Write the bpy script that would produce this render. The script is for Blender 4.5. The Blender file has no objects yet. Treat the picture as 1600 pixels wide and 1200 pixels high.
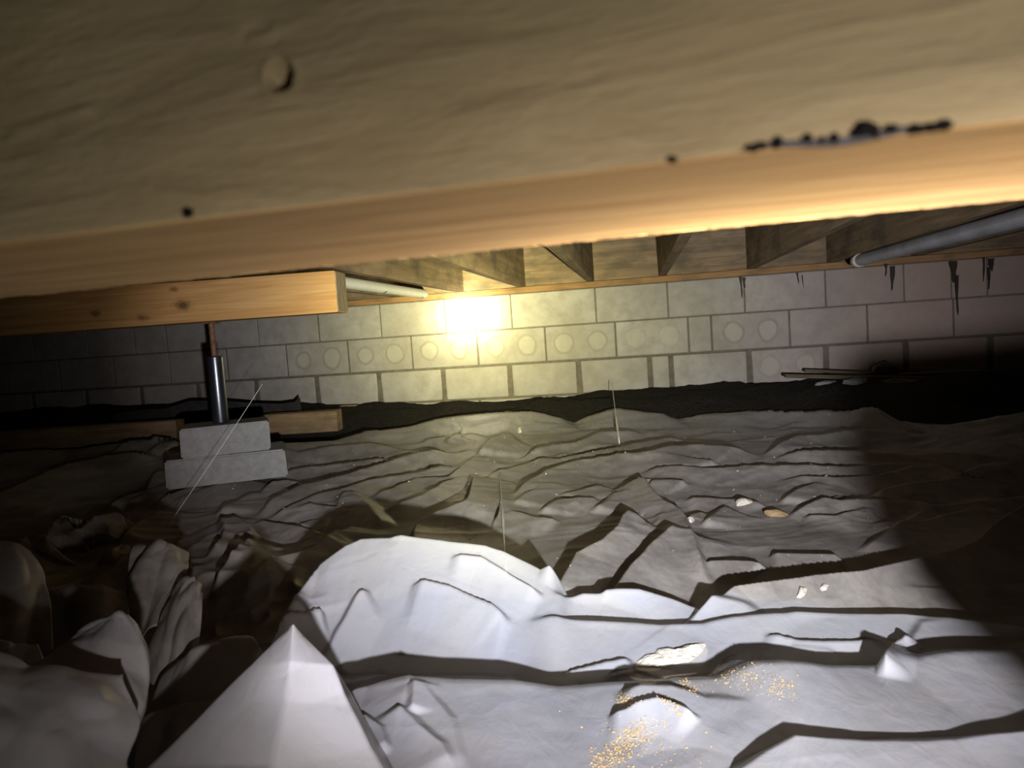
import bpy, bmesh, math, random
import numpy as np
from mathutils import Vector, Matrix

random.seed(4)
rng = np.random.default_rng(7)
S = bpy.context.scene
COL = S.collection

# ------------------------------------------------------------------ camera
FPX, PITCH, ROLL = 1110.1, .073254, -.067825
YAW, DW = .176942, 4.1174            # back wall: turned by YAW, DW in front of the camera
CAMZ = .45
_c, _s = math.cos(PITCH), math.sin(PITCH)
_cr, _sr = math.cos(ROLL), math.sin(ROLL)
CF = np.array([0, _c, -_s])
_U0 = np.array([0, _s, _c]); _R0 = np.array([1., 0, 0])
CR = _R0 * _cr + _U0 * _sr
CU = -_R0 * _sr + _U0 * _cr
CP = np.array([0, 0, CAMZ])
cam = bpy.data.cameras.new('camera')
cam.sensor_width = 36; cam.lens = 36 * FPX / 1600
cam.clip_start = .01; cam.clip_end = 50
cam.dof.use_dof = True; cam.dof.focus_distance = 2.6; cam.dof.aperture_fstop = 14.5
camo = bpy.data.objects.new('camera', cam); COL.objects.link(camo)
camo.matrix_world = Matrix(((CR[0], CU[0], -CF[0], 0), (CR[1], CU[1], -CF[1], 0), (CR[2], CU[2], -CF[2], CAMZ), (0, 0, 0, 1)))
S.camera = camo
# ------------------------------------------------------------------ view, world
S.view_settings.view_transform = 'Standard'; S.view_settings.look = 'None'
S.view_settings.exposure = 0; S.view_settings.gamma = 1
S.view_settings.use_curve_mapping = False
w = bpy.data.worlds.new('crawl_space_dark'); S.world = w; w.use_nodes = True
w.node_tree.nodes['Background'].inputs[0].default_value = (.8, .85, 1, 1)
w.node_tree.nodes['Background'].inputs[1].default_value = .004
# ------------------------------------------------------------------ the hand torch that lights the place
TORCH = Vector((.12, -.20, .33))
TORCH_POWER = 132.0
TORCH_AIM = Vector((-.225, 4.13, .566))       # the hot spot on the wall
SPILL_AIM = Vector((.40, 4.0, .50))           # the reflector throws its wide spill a little to the right
# beam pattern of the torch: (angle in degrees, strength, colour); narrow core and wide flat spill
CORE = [(0, 100, (1, .97, .74)), (1.3, 62, (1, .96, .62)), (2.6, 24, (1, .95, .48)), (4.2, 10.5, (1, .95, .42)), (6.5, 5.4, (1, .95, .40)), (9.5, 2.5, (1, .96, .42)), (12.5, .8, (1, .97, .45)), (16, .10, (1, 1, .5)), (19, 0, (1, 1, .6))]
SPILL = [(0, 3.3, (1, .98, .70)), (7, 3.3, (1, .98, .74)), (12, 2.7, (.98, .98, .9)), (16, 2.3, (.97, .97, 1)), (21, 1.75, (.97, .97, 1)), (26, 1.25, (.97, .96, 1)), (30, .80, (1, .95, .97)), (34, .20, (1, .93, .9)), (40, .052, (1, .95, .93)),
         (46, .020, (1, 1, .97)), (55, .012, (1, 1, 1)), (76, .0078, (1, 1, 1)), (95, 0, (1, 1, 1))]
SPILL_VSTRETCH = (1.93, 1.35)                 # the spill is wider than it is high, and reaches further down than up
def make_torch(name, pattern, aim, vstretch):
    L = bpy.data.lights.new(name, 'POINT'); L.energy = TORCH_POWER; L.shadow_soft_size = .011
    L.use_nodes = True
    nt = L.node_tree; N = nt.nodes; N.clear()
    out = N.new('ShaderNodeOutputLight'); em = N.new('ShaderNodeEmission')
    geo = N.new('ShaderNodeNewGeometry')
    a = (aim - TORCH).normalized()
    r = a.cross(Vector((0, 0, 1))).normalized(); u = r.cross(a)
    def dot(v):
        d = N.new('ShaderNodeVectorMath'); d.operation = 'DOT_PRODUCT'
        nt.links.new(geo.outputs['Incoming'], d.inputs[0]); d.inputs[1].default_value = TORCH_SIGN * v
        return d.outputs['Value']
    def m(op, x, y=None):
        n = N.new('ShaderNodeMath'); n.operation = op
        for i, q in enumerate((x, y)):
            if q is None: continue
            if isinstance(q, (int, float)): n.inputs[i].default_value = q
            else: nt.links.new(q, n.inputs[i])
        return n.outputs[0]
    f = dot(a); h = dot(r); v = dot(u)
    v2 = m('MAXIMUM', m('MULTIPLY', v, vstretch[0]), m('MULTIPLY', v, -vstretch[1]))
    rad = m('SQRT', m('ADD', m('MULTIPLY', h, h), m('MULTIPLY', v2, v2)))
    ang = m('DIVIDE', m('ARCTAN2', rad, f), math.radians(95))
    ramp = N.new('ShaderNodeValToRGB'); cr = ramp.color_ramp
    gam = .5                                    # the ramp is stored as a square root to keep the low end precise
    rel = [(d, s, c) for d, s, c in pattern]
    while len(cr.elements) < len(rel): cr.elements.new(.5)
    for e, (d, s, c) in zip(cr.elements, rel):
        e.position = d / 95
        q = (s / 100) ** gam
        e.color = (q * c[0] ** gam, q * c[1] ** gam, q * c[2] ** gam, 1)
    nt.links.new(ang, ramp.inputs[0])
    sq = N.new('ShaderNodeVectorMath'); sq.operation = 'MULTIPLY'
    nt.links.new(ramp.outputs[0], sq.inputs[0]); nt.links.new(ramp.outputs[0], sq.inputs[1])
    nt.links.new(sq.outputs[0], em.inputs[0]); em.inputs[1].default_value = 100
    nt.links.new(em.outputs[0], out.inputs[0])
    o = bpy.data.objects.new(name, L); o.location = TORCH; COL.objects.link(o)
TORCH_SIGN = 1
make_torch('hand_torch_core', CORE, TORCH_AIM, (1., 1.))
make_torch('hand_torch_spill', SPILL, SPILL_AIM, SPILL_VSTRETCH)

# ------------------------------------------------------------------ helpers
def ray(px, py):
    return CF + CR * ((px - 800) / FPX) + CU * ((600 - py) / FPX)
def at_z(px, py, z):
    d = ray(px, py); return CP + d * ((z - CAMZ) / d[2])
def at_y(px, py, y):
    d = ray(px, py); return CP + d * (y / d[1])
CY, SY = math.cos(YAW), math.sin(YAW)
def on_wall(px, py, off=0.):
    """(u, z) on the plane off metres in front of the back wall"""
    n = np.array([SY, CY, 0]); d = ray(px, py)
    P = CP + d * ((DW * CY - off) / (d @ n))
    Q = P - np.array([0, DW, 0])
    return Q[0] * CY - Q[1] * SY, P[2]
def wall_pt(u, off, z):
    """world point: u along the wall, off metres in front of it"""
    return Vector((u * CY - off * SY, DW - u * SY - off * CY, z))

def tag(o, label=None, cat=None, group=None, kind=None):
    for k, v in (('label', label), ('category', cat), ('group', group), ('kind', kind)):
        if v: o[k] = v
    return o
def link(name, me, mat=None, parent=None, loc=(0, 0, 0), rotz=0, rot=None):
    o = bpy.data.objects.new(name, me); COL.objects.link(o)
    o.location = loc; o.rotation_euler = rot if rot else (0, 0, rotz)
    if mat is not None and hasattr(me, 'materials') and not me.materials: me.materials.append(mat)
    if parent: o.parent = parent
    return o
def mesh_from(bm, name, smooth=False):
    me = bpy.data.meshes.new(name); bmesh.ops.recalc_face_normals(bm, faces=bm.faces); bm.to_mesh(me); bm.free()
    if smooth: me.polygons.foreach_set('use_smooth', [True] * len(me.polygons))
    return me
def box_bm(sx, sy, sz, bevel=0, segs=1, base=False, jitter=0):
    bm = bmesh.new(); bmesh.ops.create_cube(bm, size=1)
    for v in bm.verts:
        v.co = Vector((v.co.x * sx, v.co.y * sy, v.co.z * sz + (sz / 2 if base else 0)))
        if jitter: v.co += Vector([random.uniform(-jitter, jitter) for _ in range(3)])
    if bevel: bmesh.ops.bevel(bm, geom=bm.edges[:], offset=bevel, segments=segs, affect='EDGES', profile=.6)
    return bm
def box_me(name, *a, **k): return mesh_from(box_bm(*a, **k), name)
def tube_bm(pts, r, n=12, cap=True):
    """tube through points; r a number or one per point"""
    bm = bmesh.new(); pts = [Vector(p) for p in pts]; rings = []
    rs = r if hasattr(r, '__len__') else [r] * len(pts)
    for i, p in enumerate(pts):
        t = (pts[min(i + 1, len(pts) - 1)] - pts[max(i - 1, 0)]).normalized()
        a = t.cross(Vector((0, 0, 1)))
        if a.length < 1e-3: a = t.cross(Vector((0, 1, 0)))
        a.normalize(); b = a.cross(t)
        rings.append([bm.verts.new(p + (a * math.cos(2 * math.pi * k / n) + b * math.sin(2 * math.pi * k / n)) * rs[i]) for k in range(n)])
    for A, B in zip(rings, rings[1:]):
        for k in range(n): bm.faces.new((A[k], A[(k + 1) % n], B[(k + 1) % n], B[k]))
    if cap: bm.faces.new(rings[0]); bm.faces.new(rings[-1])
    return bm
def lathe_bm(prof, n=24):
    bm = bmesh.new(); rings = []
    for r, z in prof:
        rings.append([bm.verts.new((r * math.cos(2 * math.pi * k / n), r * math.sin(2 * math.pi * k / n), z)) for k in range(n)])
    for A, B in zip(rings, rings[1:]):
        for k in range(n): bm.faces.new((A[k], A[(k + 1) % n], B[(k + 1) % n], B[k]))
    bm.faces.new(rings[0]); bm.faces.new(rings[-1])
    return bm
# value noise in numpy
_T = rng.random((256, 256))
def vnoise(x, y):
    xi = np.floor(x).astype(int); yi = np.floor(y).astype(int); fx = x - xi; fy = y - yi
    fx = fx * fx * (3 - 2 * fx); fy = fy * fy * (3 - 2 * fy)
    g = lambda a, b: _T[a & 255, b & 255]
    return (g(xi, yi) * (1 - fx) + g(xi + 1, yi) * fx) * (1 - fy) + (g(xi, yi + 1) * (1 - fx) + g(xi + 1, yi + 1) * fx) * fy
def fbm(x, y, o=4):
    s = 0; a = .5
    for k in range(o): s = s + a * (vnoise(x * 2 ** k + 17.3 * k, y * 2 ** k + 5.1 * k) - .5); a *= .5
    return s
def sstep(a, b, x):
    t = np.clip((x - a) / (b - a), 0, 1); return t * t * (3 - 2 * t)
def grid_mesh(name, P, smooth=True):
    """P: (rows, cols, 3)"""
    r, c = P.shape[:2]
    me = bpy.data.meshes.new(name)
    idx = np.arange(r * c).reshape(r, c)
    q = np.stack([idx[:-1, :-1], idx[:-1, 1:], idx[1:, 1:], idx[1:, :-1]], -1).reshape(-1)
    nf = (r - 1) * (c - 1)
    me.vertices.add(r * c); me.vertices.foreach_set('co', P.reshape(-1).astype(np.float32))
    me.loops.add(nf * 4); me.loops.foreach_set('vertex_index', q.astype(np.int32))
    me.polygons.add(nf); me.polygons.foreach_set('loop_start', (np.arange(nf) * 4).astype(np.int32))
    me.update(calc_edges=True)
    if smooth: me.polygons.foreach_set('use_smooth', np.ones(nf, bool))
    return me
def point_attr(me, name, vals):
    a = me.attributes.new(name, 'FLOAT', 'POINT'); a.data.foreach_set('value', np.asarray(vals, np.float32).reshape(-1))

# ------------------------------------------------------------------ materials
class NT:
    def __init__(s, name):
        s.m = bpy.data.materials.new(name); s.m.use_nodes = True
        s.t = s.m.node_tree; s.N = s.t.nodes
        s.bsdf = s.N['Principled BSDF']; s.out = s.N['Material Output']
    def put(s, sock, v):
        if v is None: return
        if isinstance(v, bpy.types.NodeSocket): s.t.links.new(v, sock)
        elif isinstance(v, (tuple, list)) and len(v) == 3 and sock.type == 'RGBA': sock.default_value = (*v, 1)
        else: sock.default_value = v
    def coord(s, kind='Object', scale=(1, 1, 1), rot=(0, 0, 0), loc=(0, 0, 0)):
        if kind == 'World':
            g = s.N.new('ShaderNodeNewGeometry').outputs['Position']
        else: g = s.N.new('ShaderNodeTexCoord').outputs[kind]
        mp = s.N.new('ShaderNodeMapping'); s.t.links.new(g, mp.inputs[0])
        mp.inputs['Scale'].default_value = scale; mp.inputs['Rotation'].default_value = rot; mp.inputs['Location'].default_value = loc
        return mp.outputs[0]
    def noise(s, vec, scale=5, detail=4, rough=.55, dist=0, out=0):
        n = s.N.new('ShaderNodeTexNoise'); s.t.links.new(vec, n.inputs['Vector'])
        n.inputs['Scale'].default_value = scale; n.inputs['Detail'].default_value = detail
        n.inputs['Roughness'].default_value = rough; n.inputs['Distortion'].default_value = dist
        return n.outputs[out]
    def vor(s, vec, scale=5, feature='F1', out='Distance'):
        n = s.N.new('ShaderNodeTexVoronoi'); n.feature = feature; s.t.links.new(vec, n.inputs['Vector']); n.inputs['Scale'].default_value = scale
        return n.outputs[out]
    def ramp(s, f, stops):
        r = s.N.new('ShaderNodeValToRGB'); e = r.color_ramp.elements
        while len(e) < len(stops): e.new(.5)
        for q, (p, c) in zip(e, stops):
            q.position = p; q.color = (*c, 1) if hasattr(c, '__len__') else (c, c, c, 1)
        s.t.links.new(f, r.inputs[0]); return r.outputs[0]
    def mix(s, f, a, b, blend='MIX'):
        n = s.N.new('ShaderNodeMix'); n.data_type = 'RGBA'; n.blend_type = blend
        s.put(n.inputs[0], f); s.put(n.inputs[6], a); s.put(n.inputs[7], b); return n.outputs[2]
    def math(s, op, a, b=None, clamp=False):
        n = s.N.new('ShaderNodeMath'); n.operation = op; n.use_clamp = clamp
        s.put(n.inputs[0], a); s.put(n.inputs[1], b); return n.outputs[0]
    def attr(s, name):
        n = s.N.new('ShaderNodeAttribute'); n.attribute_name = name; return n.outputs['Fac']
    def rand(s):
        return s.N.new('ShaderNodeObjectInfo').outputs['Random']
    def bump(s, h, strength=.3, dist=.01, normal=None):
        b = s.N.new('ShaderNodeBump'); s.put(b.inputs['Height'], h); b.inputs['Strength'].default_value = strength
        b.inputs['Distance'].default_value = dist
        if normal is not None: s.put(b.inputs['Normal'], normal)
        return b.outputs[0]
    def set(s, color=None, rough=None, normal=None, spec=None, metal=None):
        for k, v in (('Base Color', color), ('Roughness', rough), ('Normal', normal), ('Specular IOR Level', spec), ('Metallic', metal)):
            s.put(s.bsdf.inputs[k], v)
        return s.m

def mat_wood(name, dark, light, stretch=(1.5, 22, 22), bump=.25, stain=None, rough=.75, spec=.2, knots=False, vary=.25, bdist=.003):
    n = NT(name); v = n.coord('Object', stretch)
    g = n.noise(v, 2.2, 6, .62, .6)
    fine = n.noise(n.coord('Object', (stretch[0] * 2, stretch[1] * 5, stretch[2] * 5)), 3, 3, .6)
    col = n.ramp(g, [(.28, dark), (.5, tuple((a + b) / 2 for a, b in zip(dark, light))), (.7, light)])
    col = n.mix(n.math('MULTIPLY', fine, .35), col, dark)
    if stain:
        sp = n.ramp(n.noise(n.coord('Object', (3, 6, 6)), 2.0, 5, .6), [(.45, 0), (.68, 1)])
        col = n.mix(n.math('MULTIPLY', sp, .7), col, stain)
    if vary:
        r = n.math('ADD', n.math('MULTIPLY', n.rand(), vary), 1 - vary / 2)
        col = n.mix(1, col, n.ramp(n.math('MULTIPLY', r, .5), [(0, 0.), (1, 2.)]), 'MULTIPLY') if False else col
    if knots:
        k = n.coord('Object', (2.2, 6, 6))
        kd = n.vor(k, 1.3)
        col = n.mix(n.ramp(kd, [(.03, 1), (.10, .65), (.2, 0)]), col, tuple(c * .25 for c in dark))
    return n.set(col, rough, n.bump(n.math('ADD', g, n.math('MULTIPLY', fine, .6)), bump, bdist), spec)

def mat_block(name, rings):
    n = NT(name); o = n.N.new('ShaderNodeTexCoord').outputs['Object']; wv = n.coord('World')
    big = n.noise(wv, 2.2, 4, .6); mid = n.noise(wv, 14, 5, .65); fine = n.noise(wv, 120, 3, .7)
    col = n.ramp(big, [(.3, (.36, .33, .30)), (.55, (.46, .43, .40)), (.75, (.54, .51, .48))])
    col = n.mix(n.math('MULTIPLY', n.ramp(mid, [(.35, 1), (.6, 0)]), .45), col, (.27, .24, .21))
    # pink fringe of the torch beam painted into the blocks at the right-hand end
    sx = n.N.new('ShaderNodeSeparateXYZ'); n.t.links.new(wv, sx.inputs[0])
    red = n.math('MULTIPLY', n.ramp(n.math('ADD', n.math('MULTIPLY', sx.outputs[0], .25), n.math('MULTIPLY', big, .25)), [(.42, 0), (.66, 1)]), .7)
    col = n.mix(red, col, (.40, .27, .22))
    tint = n.math('MULTIPLY', n.rand(), .28)
    col = n.mix(tint, col, (.30, .275, .245))
    if rings:
        s2 = n.N.new('ShaderNodeSeparateXYZ'); n.t.links.new(o, s2.inputs[0])
        wob = n.math('MULTIPLY', n.math('SUBTRACT', n.noise(wv, 9, 2, .5), .5), .048)
        ax = n.math('SUBTRACT', n.math('ABSOLUTE', s2.outputs[0]), .092)
        d = n.math('SQRT', n.math('ADD', n.math('MULTIPLY', ax, ax), n.math('MULTIPLY', n.math('MULTIPLY', s2.outputs[2], s2.outputs[2]), .85)))
        d = n.math('ADD', d, wob)
        ring = n.ramp(n.math('DIVIDE', n.math('ABSOLUTE', n.math('SUBTRACT', d, .052)), .02), [(.12, 1), (.48, 0)])
        col = n.mix(n.math('MULTIPLY', ring, n.math('MULTIPLY', n.ramp(mid, [(.35, .2), (.65, 1)]), n.math('ADD', .12, n.math('MULTIPLY', n.rand(), .42)))), col, (.20, .16, .10))
        inner = n.ramp(n.math('DIVIDE', d, .1), [(.40, 1), (.5, 0)])
        col = n.mix(n.math('MULTIPLY', inner, .35), col, (.52, .49, .42))
    return n.set(col, .95, n.bump(n.math('ADD', n.math('MULTIPLY', mid, 1.2), fine), .55, .004), .1)
M = {}
M['block'] = mat_block('concrete_block', False)
M['block_ring'] = mat_block('concrete_block_with_core_marks', True)
def simple(name, col, rough=.8, spec=.3, metal=0, nscale=20, var=.5, bump=.3, bdist=.004, col2=None):
    n = NT(name); v = n.coord('Object'); a = n.noise(v, nscale, 5, .65)
    c = n.mix(n.ramp(a, [(.3, 0), (.7, 1)]), col, col2 if col2 else tuple(x * var for x in col))
    return n.set(c, rough, n.bump(a, bump, bdist), spec, metal)
M['mortar'] = simple('mortar', (.20, .175, .14), .95, .1, nscale=30, var=.6)
M['stain'] = simple('tar_drip', (.05, .035, .025), .6, .3)
M['pad'] = simple('cast_concrete', (.33, .32, .31), .9, .15, nscale=45, var=.7, bump=.35)
M['soil'] = simple('dark_soil', (.045, .040, .034), .95, .1, nscale=60, var=.3, bump=1, bdist=.012)
M['felt'] = simple('tar_felt', (.05, .047, .045), .85, .2, nscale=25, var=.5)
M['steel'] = simple('painted_steel', (.16, .17, .20), .28, .6, metal=.9, nscale=30, var=.8, bump=.05)
M['rust'] = simple('rusty_steel', (.30, .15, .09), .7, .4, metal=.4, nscale=90, var=.4)
M['plaster'] = simple('pale_mortar_crumb', (.66, .62, .54), .95, .1, nscale=60, var=.7, bump=1, bdist=.006)
M['sawdust'] = simple('sawdust_grain', (.62, .43, .19), .9, .1, nscale=80, var=.7)
M['web'] = simple('cobweb', (.85, .85, .8), .4, .6, nscale=5, var=1, bump=0)
M['mold'] = simple('black_mould', (.012, .011, .010), .9, .1, nscale=300, var=.5)
M['girder_wood'] = mat_wood('girder_wood', (.36, .20, .075), (.68, .44, .19), (4, 60, 60), .35, rough=.8, vary=0, bdist=.0012)
M['beam_wood'] = mat_wood('beam_wood', (.40, .20, .07), (.66, .40, .16), (1.2, 18, 22), .2, rough=.7, vary=0)
M['joist_wood'] = mat_wood('joist_wood', (.18, .125, .075), (.42, .31, .19), (1, 16, 16), .25, stain=(.10, .085, .065), rough=.85)
M['sill_wood'] = mat_wood('sill_wood', (.26, .14, .06), (.46, .28, .13), (1.5, 20, 20), .25, stain=(.14, .09, .05))
M['old_wood'] = mat_wood('old_lumber', (.20, .13, .07), (.40, .28, .15), (2, 22, 22), .3, stain=(.12, .09, .06))
M['debris'] = mat_wood('weathered_debris_wood', (.07, .055, .035), (.19, .155, .105), (2, 22, 22), .3)
M['ply'] = mat_wood('subfloor_plywood', (.17, .13, .09), (.30, .24, .17), (2, 9, 9), .15, stain=(.10, .08, .06))
M['pvc'] = simple('white_pvc', (.74, .73, .68), .35, .5, nscale=6, var=.85, bump=.05)
M['pvc_grey'] = simple('blue_grey_pipe', (.42, .43, .49), .35, .5, nscale=7, var=.6, bump=.08)
M['print_blue'] = simple('blue_print', (.05, .12, .32), .5, .3, bump=0)
M['print_orange'] = simple('orange_print', (.70, .28, .08), .5, .3, bump=0)

def mat_plastic():
    n = NT('dusty_plastic_film'); v = n.coord('World')
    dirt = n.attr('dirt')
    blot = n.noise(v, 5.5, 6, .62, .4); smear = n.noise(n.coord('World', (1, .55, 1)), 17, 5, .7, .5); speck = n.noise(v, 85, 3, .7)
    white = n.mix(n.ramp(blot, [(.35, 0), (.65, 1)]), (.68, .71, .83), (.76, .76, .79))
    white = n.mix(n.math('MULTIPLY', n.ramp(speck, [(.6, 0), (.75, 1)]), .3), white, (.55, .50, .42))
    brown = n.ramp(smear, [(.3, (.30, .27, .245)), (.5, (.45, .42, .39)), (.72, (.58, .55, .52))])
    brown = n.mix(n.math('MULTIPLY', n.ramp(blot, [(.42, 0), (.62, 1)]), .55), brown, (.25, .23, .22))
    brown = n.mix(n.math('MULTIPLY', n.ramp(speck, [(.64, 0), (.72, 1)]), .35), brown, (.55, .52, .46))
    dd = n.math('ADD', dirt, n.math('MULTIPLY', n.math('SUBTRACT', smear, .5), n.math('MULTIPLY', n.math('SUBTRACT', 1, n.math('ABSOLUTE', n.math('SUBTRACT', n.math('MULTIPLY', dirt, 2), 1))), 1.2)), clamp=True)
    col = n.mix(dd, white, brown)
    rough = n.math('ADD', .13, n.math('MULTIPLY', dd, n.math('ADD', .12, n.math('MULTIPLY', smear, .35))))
    wr = n.vor(n.coord('World', (1, .8, 1), (0, 0, .4)), 26, 'DISTANCE_TO_EDGE')
    wr = n.ramp(wr, [(0, 0), (.25, 1)])
    w2 = n.noise(n.coord('World', (1, .5, 1), (0, 0, .25)), 34, 4, .6, 1.2)
    b = n.bump(n.math('ADD', n.math('MULTIPLY', w2, 1.0), n.math('MULTIPLY', speck, .10)), .16, .006)
    n.set(col, rough, b, .5)
    tr = n.N.new('ShaderNodeBsdfTranslucent'); n.put(tr.inputs[0], n.mix(dd, (.72, .71, .68), (.24, .17, .11))); n.put(tr.inputs['Normal'], b)
    mx = n.N.new('ShaderNodeMixShader'); n.put(mx.inputs[0], n.math('SUBTRACT', .36, n.math('MULTIPLY', dd, .16)))
    n.t.links.new(n.bsdf.outputs[0], mx.inputs[1]); n.t.links.new(tr.outputs[0], mx.inputs[2])
    cl = n.N.new('ShaderNodeBsdfTransparent'); cl.inputs[0].default_value = (.95, .88, .78, 1)      # thin film lets some light straight through
    m2 = n.N.new('ShaderNodeMixShader'); n.put(m2.inputs[0], n.math('SUBTRACT', .31, n.math('MULTIPLY', dd, .22)))
    n.t.links.new(mx.outputs[0], m2.inputs[1]); n.t.links.new(cl.outputs[0], m2.inputs[2]); n.t.links.new(m2.outputs[0], n.out.inputs[0])
    return n.m
M['plastic'] = mat_plastic()
def mat_face():  # girder wood darkened to put the near face's shade in its colour
    n = NT('girder_shaded_face'); v = n.coord('Object', (7, 40, 40))
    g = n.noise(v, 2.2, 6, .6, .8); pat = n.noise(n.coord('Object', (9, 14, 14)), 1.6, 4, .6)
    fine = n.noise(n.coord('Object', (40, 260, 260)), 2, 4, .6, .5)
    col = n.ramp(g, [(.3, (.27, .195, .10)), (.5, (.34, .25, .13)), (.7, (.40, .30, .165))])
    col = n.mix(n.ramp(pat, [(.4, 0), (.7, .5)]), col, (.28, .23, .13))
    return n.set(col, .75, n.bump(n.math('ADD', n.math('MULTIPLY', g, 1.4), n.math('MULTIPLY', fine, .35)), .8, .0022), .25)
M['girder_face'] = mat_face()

# ------------------------------------------------------------------ THE SETTING
def soil_z(x, y):
    uu = x * CY - (y - DW) * SY                     # along the wall
    off = (DW * CY - (x * SY + y * CY))             # distance in front of the wall
    top = np.interp(uu, [-3.2, -2.6, -1.9, -1.3, -.7, 0, .8, 1.3, 2.0, 3], [.16, .15, .145, .10, .07, .055, .075, .085, .09, .07])
    t = sstep(.95, .25, off)
    z = -.06 + (top + .06) * t
    z = z + (fbm(x * 6, y * 6, 5)) * .05 * (.3 + t) + fbm(x * 30, y * 30, 2) * .012
    mound = np.exp(-(((x - 1.75) / .5) ** 2 + ((y - 3.0) / .35) ** 2)) * .10
    return z + mound
xs = np.linspace(-4, 4.5, 240); ys = np.concatenate([np.linspace(-1.5, 2.2, 30), np.linspace(2.25, 5.2, 150)])
X, Y = np.meshgrid(xs, ys)
fl = link('floor', grid_mesh('floor', np.stack([X, Y, soil_z(X, Y)], -1)), M['soil'])
tag(fl, 'dark bare soil of the crawl space showing along the foot of the block wall', kind='structure')

# back wall: a mortar core with every block a part of its own, recessed joints
V0 = CAMZ - .3836                                    # height of the joint under the lowest visible course
wall = link('wall_back', box_me('wall_back', 8.2, .17, 1.02), M['mortar'], loc=(0, DW, 0), rotz=-YAW)
me = wall.data
for v_ in me.vertices: v_.co = v_.co + Vector((-.4, .094, V0 + .6 - .51))
tag(wall, 'grey concrete block foundation wall behind the plastic sheet', kind='structure')
rows = [
    (0, [-.4 * k + .791 for k in range(11, -1, -1)] + [.907, 1.326, 1.725, 2.121, 2.529, 2.93, 3.33, 3.7], .023),
    (1, [-4.19, -3.79] + [-3.39 + .4 * k for k in range(12)] + [1.134, 1.543, 1.937, 2.357, 2.76, 3.16, 3.56, 3.7], .008),
    (2, [-4.36, -3.96, -3.56, -3.163, -2.758, -2.42, -2.194, -1.88, -1.564, -1.166, -.77, -.372, .023, .508, .907, 1.316, 1.732, 2.121, 2.35, 2.52, 2.92, 3.32, 3.7], .006),
    (-1, [-4.2 + .4 * k for k in range(20)], .012),
]
bcache = {}
for r, js, gap in rows:
    for a, b in zip(js, js[1:]):
        wd = round(b - a - gap, 3)
        ring = r == 1 and .38 < b - a < .43 and (-1.45 < a < .65 or abs(a - 1.134) < .01)
        if r == 0 and abs(a - 1.326) < .01: ring = True
        var = random.randrange(3)
        key = (wd, r, ring, var)
        if key not in bcache:
            h = .2 - (.016 if r == 0 else .006)
            bm = box_bm(wd, .17, h, .011 if r == 0 else .004, 2 if r == 0 else 1)
            if r == 0:                                # the lowest course is eaten away at its corners
                for v_ in bm.verts:
                    e = abs(v_.co.x) / (wd / 2)
                    if e > .8: v_.co.x *= 1 - .05 * random.random() * (1 if v_.co.z < 0 else .3)
            bcache[key] = mesh_from(bm, 'concrete_block')
        me = bcache[key]
        o = link('concrete_block', me, M['block_ring'] if ring else M['block'], wall,
                 ((a + b) / 2, .085 + random.uniform(-.003, .003), V0 + .2 * r + .1))
        if ring and not me.materials: me.materials.append(M['block_ring'])
# tar drips at the top of the wall
def drip(px, py0, py1, wpx):
    u, z0 = on_wall(px, py0); _, z1 = on_wall(px, py1); wd = wpx * 4 / FPX
    bm = bmesh.new(); n = 9; L = []; Rr = []
    for i in range(n):
        t = i / (n - 1); hw = wd / 2 * (1.05 - .75 * t ** .8 + .12 * math.sin(9 * t + px)) * (1 if i < n - 1 else .4); cx = u + .003 * math.sin(3 * t + px * .7)
        z = z0 + (z1 - z0) * t
        L.append((cx - hw, z)); Rr.append((cx + hw, z))
    F = [[bm.verts.new((x, -.0045, z)) for x, z in (l, r_)] for l, r_ in zip(L, Rr)]
    Bk = [[bm.verts.new((x, .002, z)) for x, z in (l, r_)] for l, r_ in zip(L, Rr)]
    for i in range(n - 1):
        bm.faces.new((F[i][0], F[i][1], F[i + 1][1], F[i + 1][0]))
        bm.faces.new((F[i][0], F[i + 1][0], Bk[i + 1][0], Bk[i][0])); bm.faces.new((F[i][1], Bk[i][1], Bk[i + 1][1], F[i + 1][1]))
    o = link('tar_drip', mesh_from(bm, 'tar_drip'), M['stain'], wall)
for d in [(1393, 416, 454, 8), (1383, 412, 432, 4), (1489, 408, 442, 11), (1495, 430, 492, 5), (1549, 404, 424, 9), (1544, 418, 452, 4), (1157, 432, 466, 4), (1246, 426, 444, 3), (1254, 430, 450, 2), (1536, 402, 440, 3), (1163, 434, 450, 5)]:
    drip(*d)

# subfloor overhead: sheets of plywood, a hairline apart
SUBZ = .935
ceil = bpy.data.objects.new('ceiling', None); COL.objects.link(ceil); ceil.location = (0, DW, SUBZ); ceil.rotation_euler = (0, 0, -YAW)
tag(ceil, 'plywood subfloor resting on the joists', kind='structure')
pm = box_me('plywood_sheet', 1.215, 2.43, .018, .001, base=True)
for i in range(7):
    for j in range(3):
        link('plywood_sheet', pm, M['ply'], ceil, (-4.1 + 1.22 * i + (.61 if j % 2 else 0), -1.22 - 2.435 * j + .15, 0))

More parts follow.
